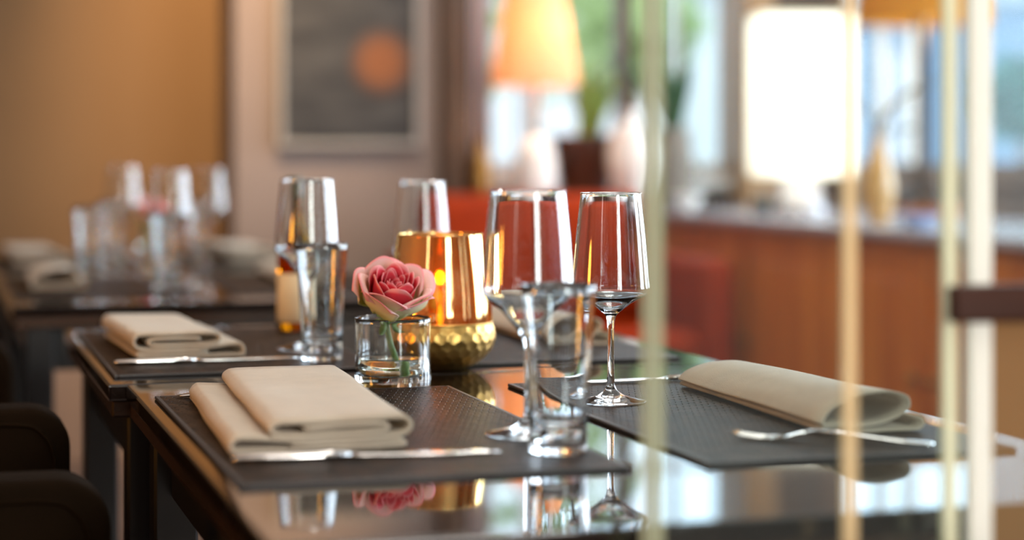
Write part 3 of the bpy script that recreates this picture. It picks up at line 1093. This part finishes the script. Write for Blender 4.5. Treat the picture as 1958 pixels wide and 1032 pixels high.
# ------------------------------------------------------------------ cutlery (local +x runs from the handle end to the tip)
def knife(label, loc, rz):
    t = thing('table_knife', label, 'knife', loc, rz, group='table knives')
    obj('handle', loft_me([((0, 0, 0.0035), 0.003, 0.0015), ((0.004, 0, 0.0036), 0.0066, 0.0030), ((0.03, 0, 0.0036), 0.0072, 0.0034), ((0.07, 0, 0.0036), 0.0058, 0.0032), ((0.095, 0, 0.0036), 0.0050, 0.0030)], 14), 'steel', t)
    obj('blade', loft_me([((0.095, 0, 0.0034), 0.0048, 0.0026), ((0.103, 0.001, 0.0028), 0.0068, 0.0014), ((0.13, 0.0015, 0.0028), 0.0088, 0.0011), ((0.18, 0.001, 0.0026), 0.0090, 0.0009), ((0.205, -0.001, 0.0024), 0.0068, 0.0008), ((0.218, -0.004, 0.0022), 0.0012, 0.0005)], 12), 'steel', t)
    return t


def fork(label, loc, rz):
    t = thing('table_fork', label, 'fork', loc, rz, group='table forks')
    obj('handle', loft_me([((0, 0, 0.0028), 0.004, 0.0010), ((0.004, 0, 0.0030), 0.0085, 0.0017), ((0.03, 0, 0.0040), 0.0078, 0.0019), ((0.08, 0, 0.0085), 0.0042, 0.0018), ((0.115, 0, 0.0105), 0.0032, 0.0018)], 14), 'steel', t)
    obj('head', loft_me([((0.113, 0, 0.0105), 0.0032, 0.0018), ((0.125, 0, 0.0085), 0.0085, 0.0013), ((0.138, 0, 0.0050), 0.0118, 0.0011), ((0.150, 0, 0.0030), 0.0122, 0.0010)], 14), 'steel', t)
    for k in range(4):
        y = -0.0102 + 0.0068 * k
        obj('tine', loft_me([((0.148, y, 0.0031), 0.0020, 0.0010), ((0.165, y, 0.0022), 0.0017, 0.0010), ((0.183, y, 0.0040), 0.0014, 0.0009), ((0.195, y, 0.0075), 0.0006, 0.0005)], 8), 'steel', t)
    return t


kn = knife('table knife lying in front of the large folded napkin', (0.235, 1.552, ZM), math.atan2(-0.012, 0.217))
copy_thing(kn, 'table knife lying in front of the napkin on the second table', (0.212, 2.300, ZM), math.radians(2))
copy_thing(kn, 'table knife at the far end of the rolled right napkin', (0.865, 1.972, ZM), PI - 0.02)
fk = fork('table fork lying in front of the rolled right napkin', (0.810, 1.468, ZM), PI - 0.60)
fk.scale = (0.88, 0.88, 0.88)
copy_thing(fk, 'table fork at the far end of the large folded napkin', (0.246, 1.976, ZM), math.radians(4))

# ------------------------------------------------------------------ small bottle on the second table
t = thing('oil_bottle', 'small amber oil bottle with dark cap and cream label behind the wine glass', 'bottle', (0.494, 2.69, ZM))
lathe('body', [(0, 0), (0.0215, 0.0002), (0.0230, 0.002), (0.0230, 0.110), (0.0215, 0.122), (0.0140, 0.140), (0.0100, 0.152), (0.0095, 0.180), (0, 0.180)], 'oil', t, 40)
lathe('label', [(0.0232, 0.012), (0.0235, 0.0125), (0.0235, 0.078), (0.0232, 0.0785)], 'label', t, 40)
lathe('cap', [(0, 0.1805), (0.0120, 0.1805), (0.0122, 0.182), (0.0118, 0.2105), (0.0105, 0.2125), (0, 0.2125)], 'cap', t, 32)

# ------------------------------------------------------------------ armchairs along the left side
def armchair(label, yc, group='brown leather armchairs'):
    t = thing('armchair', label, 'armchair', (-0.1, yc, 0), group=group)
    for s in (-1, 1):
        y0 = s * 0.245 - 0.03
        me = box_me(-0.36, 0.258, y0, y0 + 0.06, 0.24, 0.708)
        bm = bmesh.new()
        bm.from_mesh(me)
        # big round on the front top corner, small rounds elsewhere
        e = [x for x in bm.edges if all(v.co.x > 0.25 and v.co.z > 0.7 for v in x.verts)]
        bmesh.ops.bevel(bm, geom=e, offset=0.045, segments=8, affect='EDGES', profile=0.5)
        bm.normal_update()
        e = [x for x in bm.edges if len(x.link_faces) == 2 and x.calc_face_angle(0) > 0.6]
        bmesh.ops.bevel(bm, geom=e, offset=0.008, segments=3, affect='EDGES', profile=0.5)
        bm.to_mesh(me)
        bm.free()
        me.polygons.foreach_set('use_smooth', [True] * len(me.polygons))
        a = obj('arm', me, 'leather', t)
        obj('piping', tube_me(catmull([(-0.36, y0 - 0.001, 0.690), (0.10, y0 - 0.001, 0.690), (0.20, y0 - 0.001, 0.690), (0.226, y0 - 0.001, 0.680), (0.239, y0 - 0.001, 0.655), (0.2405, y0 - 0.001, 0.60), (0.2405, y0 - 0.001, 0.26)], 4), 0.0025, 8), 'leather', a)
    box('seat', -0.30, 0.235, -0.214, 0.214, 0.30, 0.46, 'leather', t, 0.03, 4, True)
    box('backrest', -0.44, -0.362, -0.275, 0.275, 0.24, 0.80, 'leather', t, 0.03, 4, True)
    for sx, sy in ((-0.38, -0.24), (-0.38, 0.24), (0.2, -0.24), (0.2, 0.24)):
        box('leg', sx - 0.018, sx + 0.018, sy - 0.018, sy + 0.018, 0, 0.245, 'oak', t, 0.003, 1)
    return t


ac = armchair('dark brown leather armchair at the near left beside the front table', 2.005)
copy_thing(ac, 'dark brown leather armchair further back at the left edge', (-0.125, 3.295, 0))

# ------------------------------------------------------------------ glass partition in front of the table
t = thing('glass_partition', 'frameless glass partition with reflections built as pale vertical strips in front of the table', 'partition', (0.457, 1.2, 0))


def gp(name, x0, x1, m, y0=-0.006, y1=0.006, z0=0.0, z1=2.3, parent=None, bevel=0.0):
    return box(name, x0 - 0.457, x1 - 0.457, y0, y1, z0, z1, m, parent or t, bevel)


for a, b in ((0.4635, 0.5935), (0.6035, 0.669), (0.6785, 0.688), (0.7045, 1.9)):
    gp('pane', a, b, 'partition', -0.002, 0.002)
e = gp('edge_or_reflection', 0.4505, 0.4635, 'strip_green', -0.004, 0.004, bevel=0.001)
gp('edge_line', 0.4540, 0.4555, 'strip_dark', -0.0046, -0.0041, 0, 2.3, e)  # thin dark line running down the green edge
gp('edge_or_reflection', 0.5935, 0.6035, 'refl_cream', -0.004, 0.004, bevel=0.001)  # reflection in the pane, built as a cream strip
gp('edge_or_reflection', 0.669, 0.6785, 'refl_soft', -0.004, 0.004, bevel=0.001)  # bright window-frame reflection, built as a solid strip
gp('edge_or_reflection', 0.688, 0.7045, 'refl_pale', -0.005, 0.005, bevel=0.001)  # wider window-frame reflection, likewise a solid strip
gp('reflected_rail', 0.668, 1.9, 'refl_rail', -0.020, -0.006, 0.874, 0.8995, bevel=0.003)  # brown reflection crossing the bars, built as a solid rail
gp('reflected_panel', 0.7045, 0.735, 'refl_tan', -0.004, -0.0025, 0.30, 0.874)  # tan reflection in the pane, built as a thin sheet

# ------------------------------------------------------------------ rust leather sofa under the left window
t = thing('sofa', 'rust orange leather sofa under the window behind the tables', 'sofa', (1.815, 5.55, 0))
box('base', -0.36, 0.36, -0.28, 0.40, 0.10, 0.30, 'rust', t, 0.02, 3, True)
for k in (-1, 1):
    box('seat_cushion', -0.175 + k * 0.178, 0.175 + k * 0.178, -0.30, 0.22, 0.30, 0.47, 'rust', t, 0.04, 4, True)
    box('back_cushion', -0.175 + k * 0.178, 0.175 + k * 0.178, 0.14, 0.34, 0.47, 0.86, 'rust', t, 0.05, 4, True)
    box('arm', k * 0.395 - 0.05, k * 0.395 + 0.05, -0.30, 0.40, 0.10, 0.68, 'rust', t, 0.035, 4, True)
box('back', -0.36, 0.36, 0.30, 0.42, 0.10, 0.83, 'rust', t, 0.03, 4, True)
for sx in (-0.39, 0.39):
    for sy in (-0.24, 0.34):
        box('leg', sx - 0.02, sx + 0.02, sy - 0.02, sy + 0.02, 0, 0.10, 'blackwood', t)

# console behind the sofa and what stands on it
t = thing('console_table', 'narrow dark console table behind the rust sofa', 'console table', (1.97, 6.20, 0))
box('top', -0.30, 0.315, -0.17, 0.13, 0.80, 0.83, 'cherry_dark', t, 0.004, 1)
for sx in (-0.27, 0.28):
    for sy in (-0.10, 0.10):
        box('leg', sx - 0.02, sx + 0.02, sy - 0.02, sy + 0.02, 0, 0.80, 'cherry_dark', t)
box('shelf', -0.27, 0.28, -0.10, 0.10, 0.20, 0.22, 'cherry_dark', t)


def lamp_light(parent, loc, e, col, r=0.03):
    l = bpy.data.lights.new('lamp_bulb', 'POINT')
    l.energy = e
    l.color = col
    l.shadow_soft_size = r
    o = bpy.data.objects.new('lamp_bulb', l)
    C.objects.link(o)
    o.parent = parent
    o.location = loc
    return o


t = thing('table_lamp', 'glowing apricot cone-shaded table lamp in front of the window', 'lamp', (1.915, 6.10, 0.83), group='table lamps')
lathe('base', [(0, 0), (0.062, 0), (0.066, 0.006), (0.072, 0.06), (0.068, 0.14), (0.045, 0.19), (0.014, 0.215), (0, 0.215)], 'ceramic', t, 40)
lathe('stem', [(0, 0.21), (0.010, 0.212), (0.008, 0.24), (0.008, 0.50), (0, 0.50)], 'brass_dark', t, 16)
lathe('shade', [(0.144, 0.375), (0.146, 0.376), (0.082, 0.74), (0.080, 0.74), (0.144, 0.375)], 'orange_shade', t, 48, smooth=False)
lathe('bulb', [(0, 0.50), (0.014, 0.505), (0.028, 0.535), (0.022, 0.565), (0, 0.575)], 'ceramic', t, 20)
lamp_light(t, (0.03, -0.05, 0.55), 5, (1.0, 0.72, 0.44), 0.03)

lathe_t = thing('vase', 'brown stoneware bottle vase beside the white lamp base', 'vase', (1.735, 6.12, 0.83))
lathe('body', [(v.x, v.y) for v in catmull([(0.0, 0.0), (0.028, 0.001), (0.036, 0.05), (0.032, 0.12), (0.016, 0.17), (0.015, 0.19), (0.0, 0.19)], 4)], 'brass_dark', lathe_t, 32)
lathe('lip', [(0.014, 0.188), (0.019, 0.196), (0.016, 0.199), (0.011, 0.192)], 'brass_dark', lathe_t, 32)


def leaf_me(L, w, bend, n=10, th=0.0012):
    vs, fs = [], []
    for j in range(n + 1):
        u = j / n
        a = bend * u
        x = L * (math.sin(a) / bend if abs(bend) > 1e-3 else u)
        z = L * ((1 - math.cos(a)) / bend if abs(bend) > 1e-3 else 0)
        ww = w * math.sin(PI * min(0.985, 0.06 + 0.92 * u)) ** 0.8
        vs += [(x, -ww, z + ww * 0.35), (x, 0, z), (x, ww, z + ww * 0.35), (x, -ww, z + ww * 0.35 - th), (x, 0, z - th), (x, ww, z + ww * 0.35 - th)]
    for j in range(n):
        b = 6 * j
        c = b + 6
        fs += [(b, b + 1, c + 1, c), (b + 1, b + 2, c + 2, c + 1), (b + 3, c + 3, c + 4, b + 4), (b + 4, c + 4, c + 5, b + 5), (b, c, c + 3, b + 3), (b + 2, b + 5, c + 5, c + 2)]
    return mesh_from(vs, fs, 'leaf', True)


def leaf(parent, base, yaw, pitch, L, w, bend, m):
    return obj('leaf', leaf_me(L, w, bend), m, parent, base, (0, -pitch, yaw))


t = thing('potted_plant', 'light green bushy plant in a dark brown pot behind the sofa', 'potted plant', (2.125, 6.22, 0.83))
lathe('pot', [(0, 0), (0.070, 0), (0.078, 0.006), (0.108, 0.20), (0.112, 0.215), (0.100, 0.216), (0.095, 0.195), (0, 0.19)], 'pot', t, 40)
lathe('soil', [(0, 0.192), (0.095, 0.194), (0.0, 0.200)], 'black', t, 24)
rn = random.Random(4)
for k in range(26):
    leaf(t, (rn.uniform(-0.015, 0.05), rn.uniform(-0.04, 0.04), 0.19), rn.uniform(0, 6.28), rn.uniform(1.32, 1.54), rn.uniform(0.16, 0.30), rn.uniform(0.014, 0.026), -rn.uniform(0.1, 0.45), 'lightleaf')

t = thing('globe_vase', 'round white ceramic globe vase right of the brown plant pot', 'vase', (2.238, 6.065, 0.83))
lathe('body', [(v.x, v.y) for v in catmull([(0.0, 0.0), (0.035, 0.001), (0.055, 0.030), (0.078, 0.10), (0.080, 0.17), (0.060, 0.235), (0.026, 0.26)], 4)], 'ceramic', t, 40)
lathe('neck', [(0.026, 0.26), (0.024, 0.275), (0.030, 0.295), (0.027, 0.297), (0.020, 0.275), (0.022, 0.258)], 'ceramic', t, 40)

# ------------------------------------------------------------------ cherry-wood sideboard on the right
t = thing('sideboard', 'long cherry-wood sideboard with panelled doors and a top coloured with window sheen', 'sideboard', (2.62, 4.75, 0))
Y0, Y1 = -1.65, 1.68
box('carcass', -0.29, 0.30, Y0, Y1, 0.06, 0.775, 'cherry', t)
box('plinth', -0.26, 0.28, Y0 + 0.02, Y1 - 0.02, 0, 0.06, 'cherry_dark', t)
box('top', -0.33, 0.32, Y0 - 0.02, Y1 + 0.02, 0.775, 0.80, 'countertop', t, 0.005, 2)
nd = 6
wd = (Y1 - Y0) / nd
for k in range(nd):
    a, b = Y0 + k * wd + 0.012, Y0 + (k + 1) * wd - 0.012
    d = box('door', -0.308, -0.291, a, b, 0.09, 0.755, 'cherry', t, 0.004, 1)
    box('panel', -0.3125, -0.3085, a + 0.07, b - 0.07, 0.17, 0.675, 'cherry', d, 0.003, 1)
    obj('knob', lathe_me([(0, 0), (0.005, 0), (0.005, 0.012), (0.013, 0.018), (0.013, 0.026), (0.008, 0.030), (0, 0.030)], 16), 'brass_dark', d, (-0.308, b - 0.035 if k % 2 else a + 0.035, 0.44), (0, -PI / 2, 0))

# ivory rectangular lamp
t = thing('table_lamp', 'bright ivory rectangular-shaded table lamp on the sideboard', 'lamp', (2.55, 5.44, 0.80), -0.28, group='table lamps')
lathe('base', [(0, 0), (0.072, 0), (0.078, 0.006), (0.080, 0.020), (0.066, 0.030), (0.060, 0.10), (0.030, 0.125), (0.012, 0.14), (0, 0.14)], 'silver', t, 40)
lathe('stem', [(0, 0.13), (0.008, 0.135), (0.008, 0.34), (0, 0.34)], 'silver', t, 16)
w_, z0_, z1_ = 0.140, 0.112, 0.605
for a in ((-w_, w_, -w_, -w_ + 0.003), (-w_, w_, w_ - 0.003, w_), (-w_, -w_ + 0.003, -w_ + 0.003, w_ - 0.003), (w_ - 0.003, w_, -w_ + 0.003, w_ - 0.003)):
    box('shade_panel', a[0], a[1], a[2], a[3], z0_, z1_, 'white_shade', t)
for zz in (z0_, z1_ - 0.006):
    for a in ((-w_ - 0.002, w_ + 0.002, -w_ - 0.004, -w_), (-w_ - 0.002, w_ + 0.002, w_, w_ + 0.004), (-w_ - 0.004, -w_, -w_, w_), (w_, w_ + 0.004, -w_, w_)):
        box('shade_trim', a[0], a[1], a[2], a[3], zz, zz + 0.006, 'label', t)
lathe('bulb', [(0, 0.34), (0.015, 0.345), (0.030, 0.38), (0.022, 0.41), (0, 0.42)], 'ceramic', t, 20)
lamp_light(t, (0, 0, 0.46), 13, (1.0, 0.93, 0.84), 0.05)
lamp_light(t, (0, 0, 0.25), 9, (1.0, 0.93, 0.84), 0.05)

# tall amber lamp on a small stand by the right window
t = thing('lamp_stand', 'small dark wooden stand under the amber lamp by the right window', 'side table', (3.36, 6.17, 0))
lathe('top', [(0, 0.77), (0.155, 0.77), (0.16, 0.775), (0.16, 0.795), (0.155, 0.80), (0, 0.80)], 'cherry_dark', t, 40)
lathe('column', [(0, 0.03), (0.03, 0.03), (0.022, 0.10), (0.018, 0.40), (0.028, 0.74), (0.04, 0.77), (0, 0.77)], 'cherry_dark', t, 24)
lathe('foot', [(0, 0), (0.14, 0), (0.14, 0.015), (0.06, 0.03), (0, 0.03)], 'cherry_dark', t, 32)
t = thing('table_lamp', 'lamp with wide low amber shade and dark bronze pole by the right window', 'lamp', (3.36, 6.17, 0.80), group='table lamps')
lathe('base', [(0, 0), (0.100, 0), (0.105, 0.006), (0.100, 0.016), (0.050, 0.040), (0.022, 0.070), (0, 0.070)], 'darkmetal', t, 40)
lathe('pole', [(0, 0.065), (0.027, 0.068), (0.023, 0.10), (0.023, 0.665), (0, 0.665)], 'darkmetal', t, 20)
lathe('shade', [(0.236, 0.640), (0.239, 0.641), (0.226, 0.752), (0.223, 0.752), (0.236, 0.640)], 'amber_shade', t, 48, smooth=False)
lathe('bulb', [(0, 0.665), (0.012, 0.67), (0.022, 0.69), (0.016, 0.715), (0, 0.72)], 'ceramic', t, 20)
lamp_light(t, (0.05, -0.03, 0.70), 4.0, (1.0, 0.72, 0.38), 0.03)

# gourd vase with two dry leaves
t = thing('gourd_vase', 'slender tan gourd vase with curved dry leaves on the sideboard', 'vase', (2.47, 4.78, 0.80))
lathe('body', [(v.x, v.y) for v in catmull([(0.0, 0.0), (0.024, 0.001), (0.034, 0.02), (0.044, 0.075), (0.040, 0.13), (0.024, 0.19), (0.014, 0.23), (0.016, 0.25)], 5)], 'gourd', t, 36)
leaf(t, (0, 0, 0.22), -0.30, 1.35, 0.27, 0.042, -1.3, 'olive')
leaf(t, (0, 0, 0.22), -0.35, 0.65, 0.13, 0.022, -0.9, 'leaf')
leaf(t, (0, 0, 0.23), 2.6, 1.3, 0.15, 0.018, -0.8, 'olive')

# grey planter with big green leaves
t = thing('leafy_planter', 'tall grey stoneware planter with broad dark green leaves', 'potted plant', (2.465, 6.28, 0.80))
lathe('planter', [(0, 0), (0.070, 0), (0.074, 0.005), (0.070, 0.14), (0.058, 0.26), (0.056, 0.272), (0.048, 0.272), (0.050, 0.24), (0, 0.235)], 'planter', t, 36)
lathe('soil', [(0, 0.238), (0.050, 0.240), (0, 0.245)], 'black', t, 20)
for yaw, pit, L, w, bd in ((-0.35, 1.46, 0.34, 0.062, -0.15), (2.75, 1.08, 0.36, 0.060, -0.25), (0.4, 1.36, 0.27, 0.055, -0.25), (1.5, 1.25, 0.28, 0.055, -0.3)):
    leaf(t, (0, 0, 0.235), yaw, pit, L, w, bd, 'leaf')

# small things on the sideboard
t = thing('white_bowl', 'small glossy white bowl at the far end of the sideboard', 'bowl', (2.385, 5.95, 0.80))
lathe('bowl', [(v.x, v.y) for v in catmull([(0, 0.002), (0.022, 0.002), (0.024, 0.006), (0.042, 0.025), (0.050, 0.048), (0.048, 0.049), (0.038, 0.026), (0.018, 0.010), (0, 0.009)], 3)], 'ceramic', t, 32)
lathe('foot_ring', [(0.020, 0), (0.024, 0), (0.0245, 0.006), (0.019, 0.006), (0.020, 0)], 'ceramic', t, 32)
t = thing('black_jar', 'squat black jar left of the ivory lamp base', 'jar', (2.46, 5.52, 0.80))
lathe('body', [(0, 0), (0.030, 0), (0.036, 0.01), (0.036, 0.035), (0.028, 0.045), (0, 0.045)], 'black', t, 28)
lathe('lid', [(0.027, 0.0455), (0.030, 0.047), (0.029, 0.054), (0.008, 0.057), (0.006, 0.066), (0, 0.068)], 'black', t, 28)
for k, (x, y, lab) in enumerate(((2.41, 4.46, 'small pale blue dish at the front edge of the sideboard'), (2.52, 4.62, 'small pale blue dish behind the front blue dish on the sideboard'))):
    t = thing('blue_dish', lab, 'dish', (x, y, 0.80), group='blue dishes')
    lathe('dish', [(v.x, v.y) for v in catmull([(0, 0.003), (0.02, 0.003), (0.036, 0.012), (0.042, 0.022), (0.040, 0.023), (0.030, 0.013), (0, 0.008)], 3)], 'blueglass', t, 28)
    lathe('foot_ring', [(0.016, 0), (0.020, 0), (0.021, 0.005), (0.015, 0.005), (0.016, 0)], 'blueglass', t, 28)
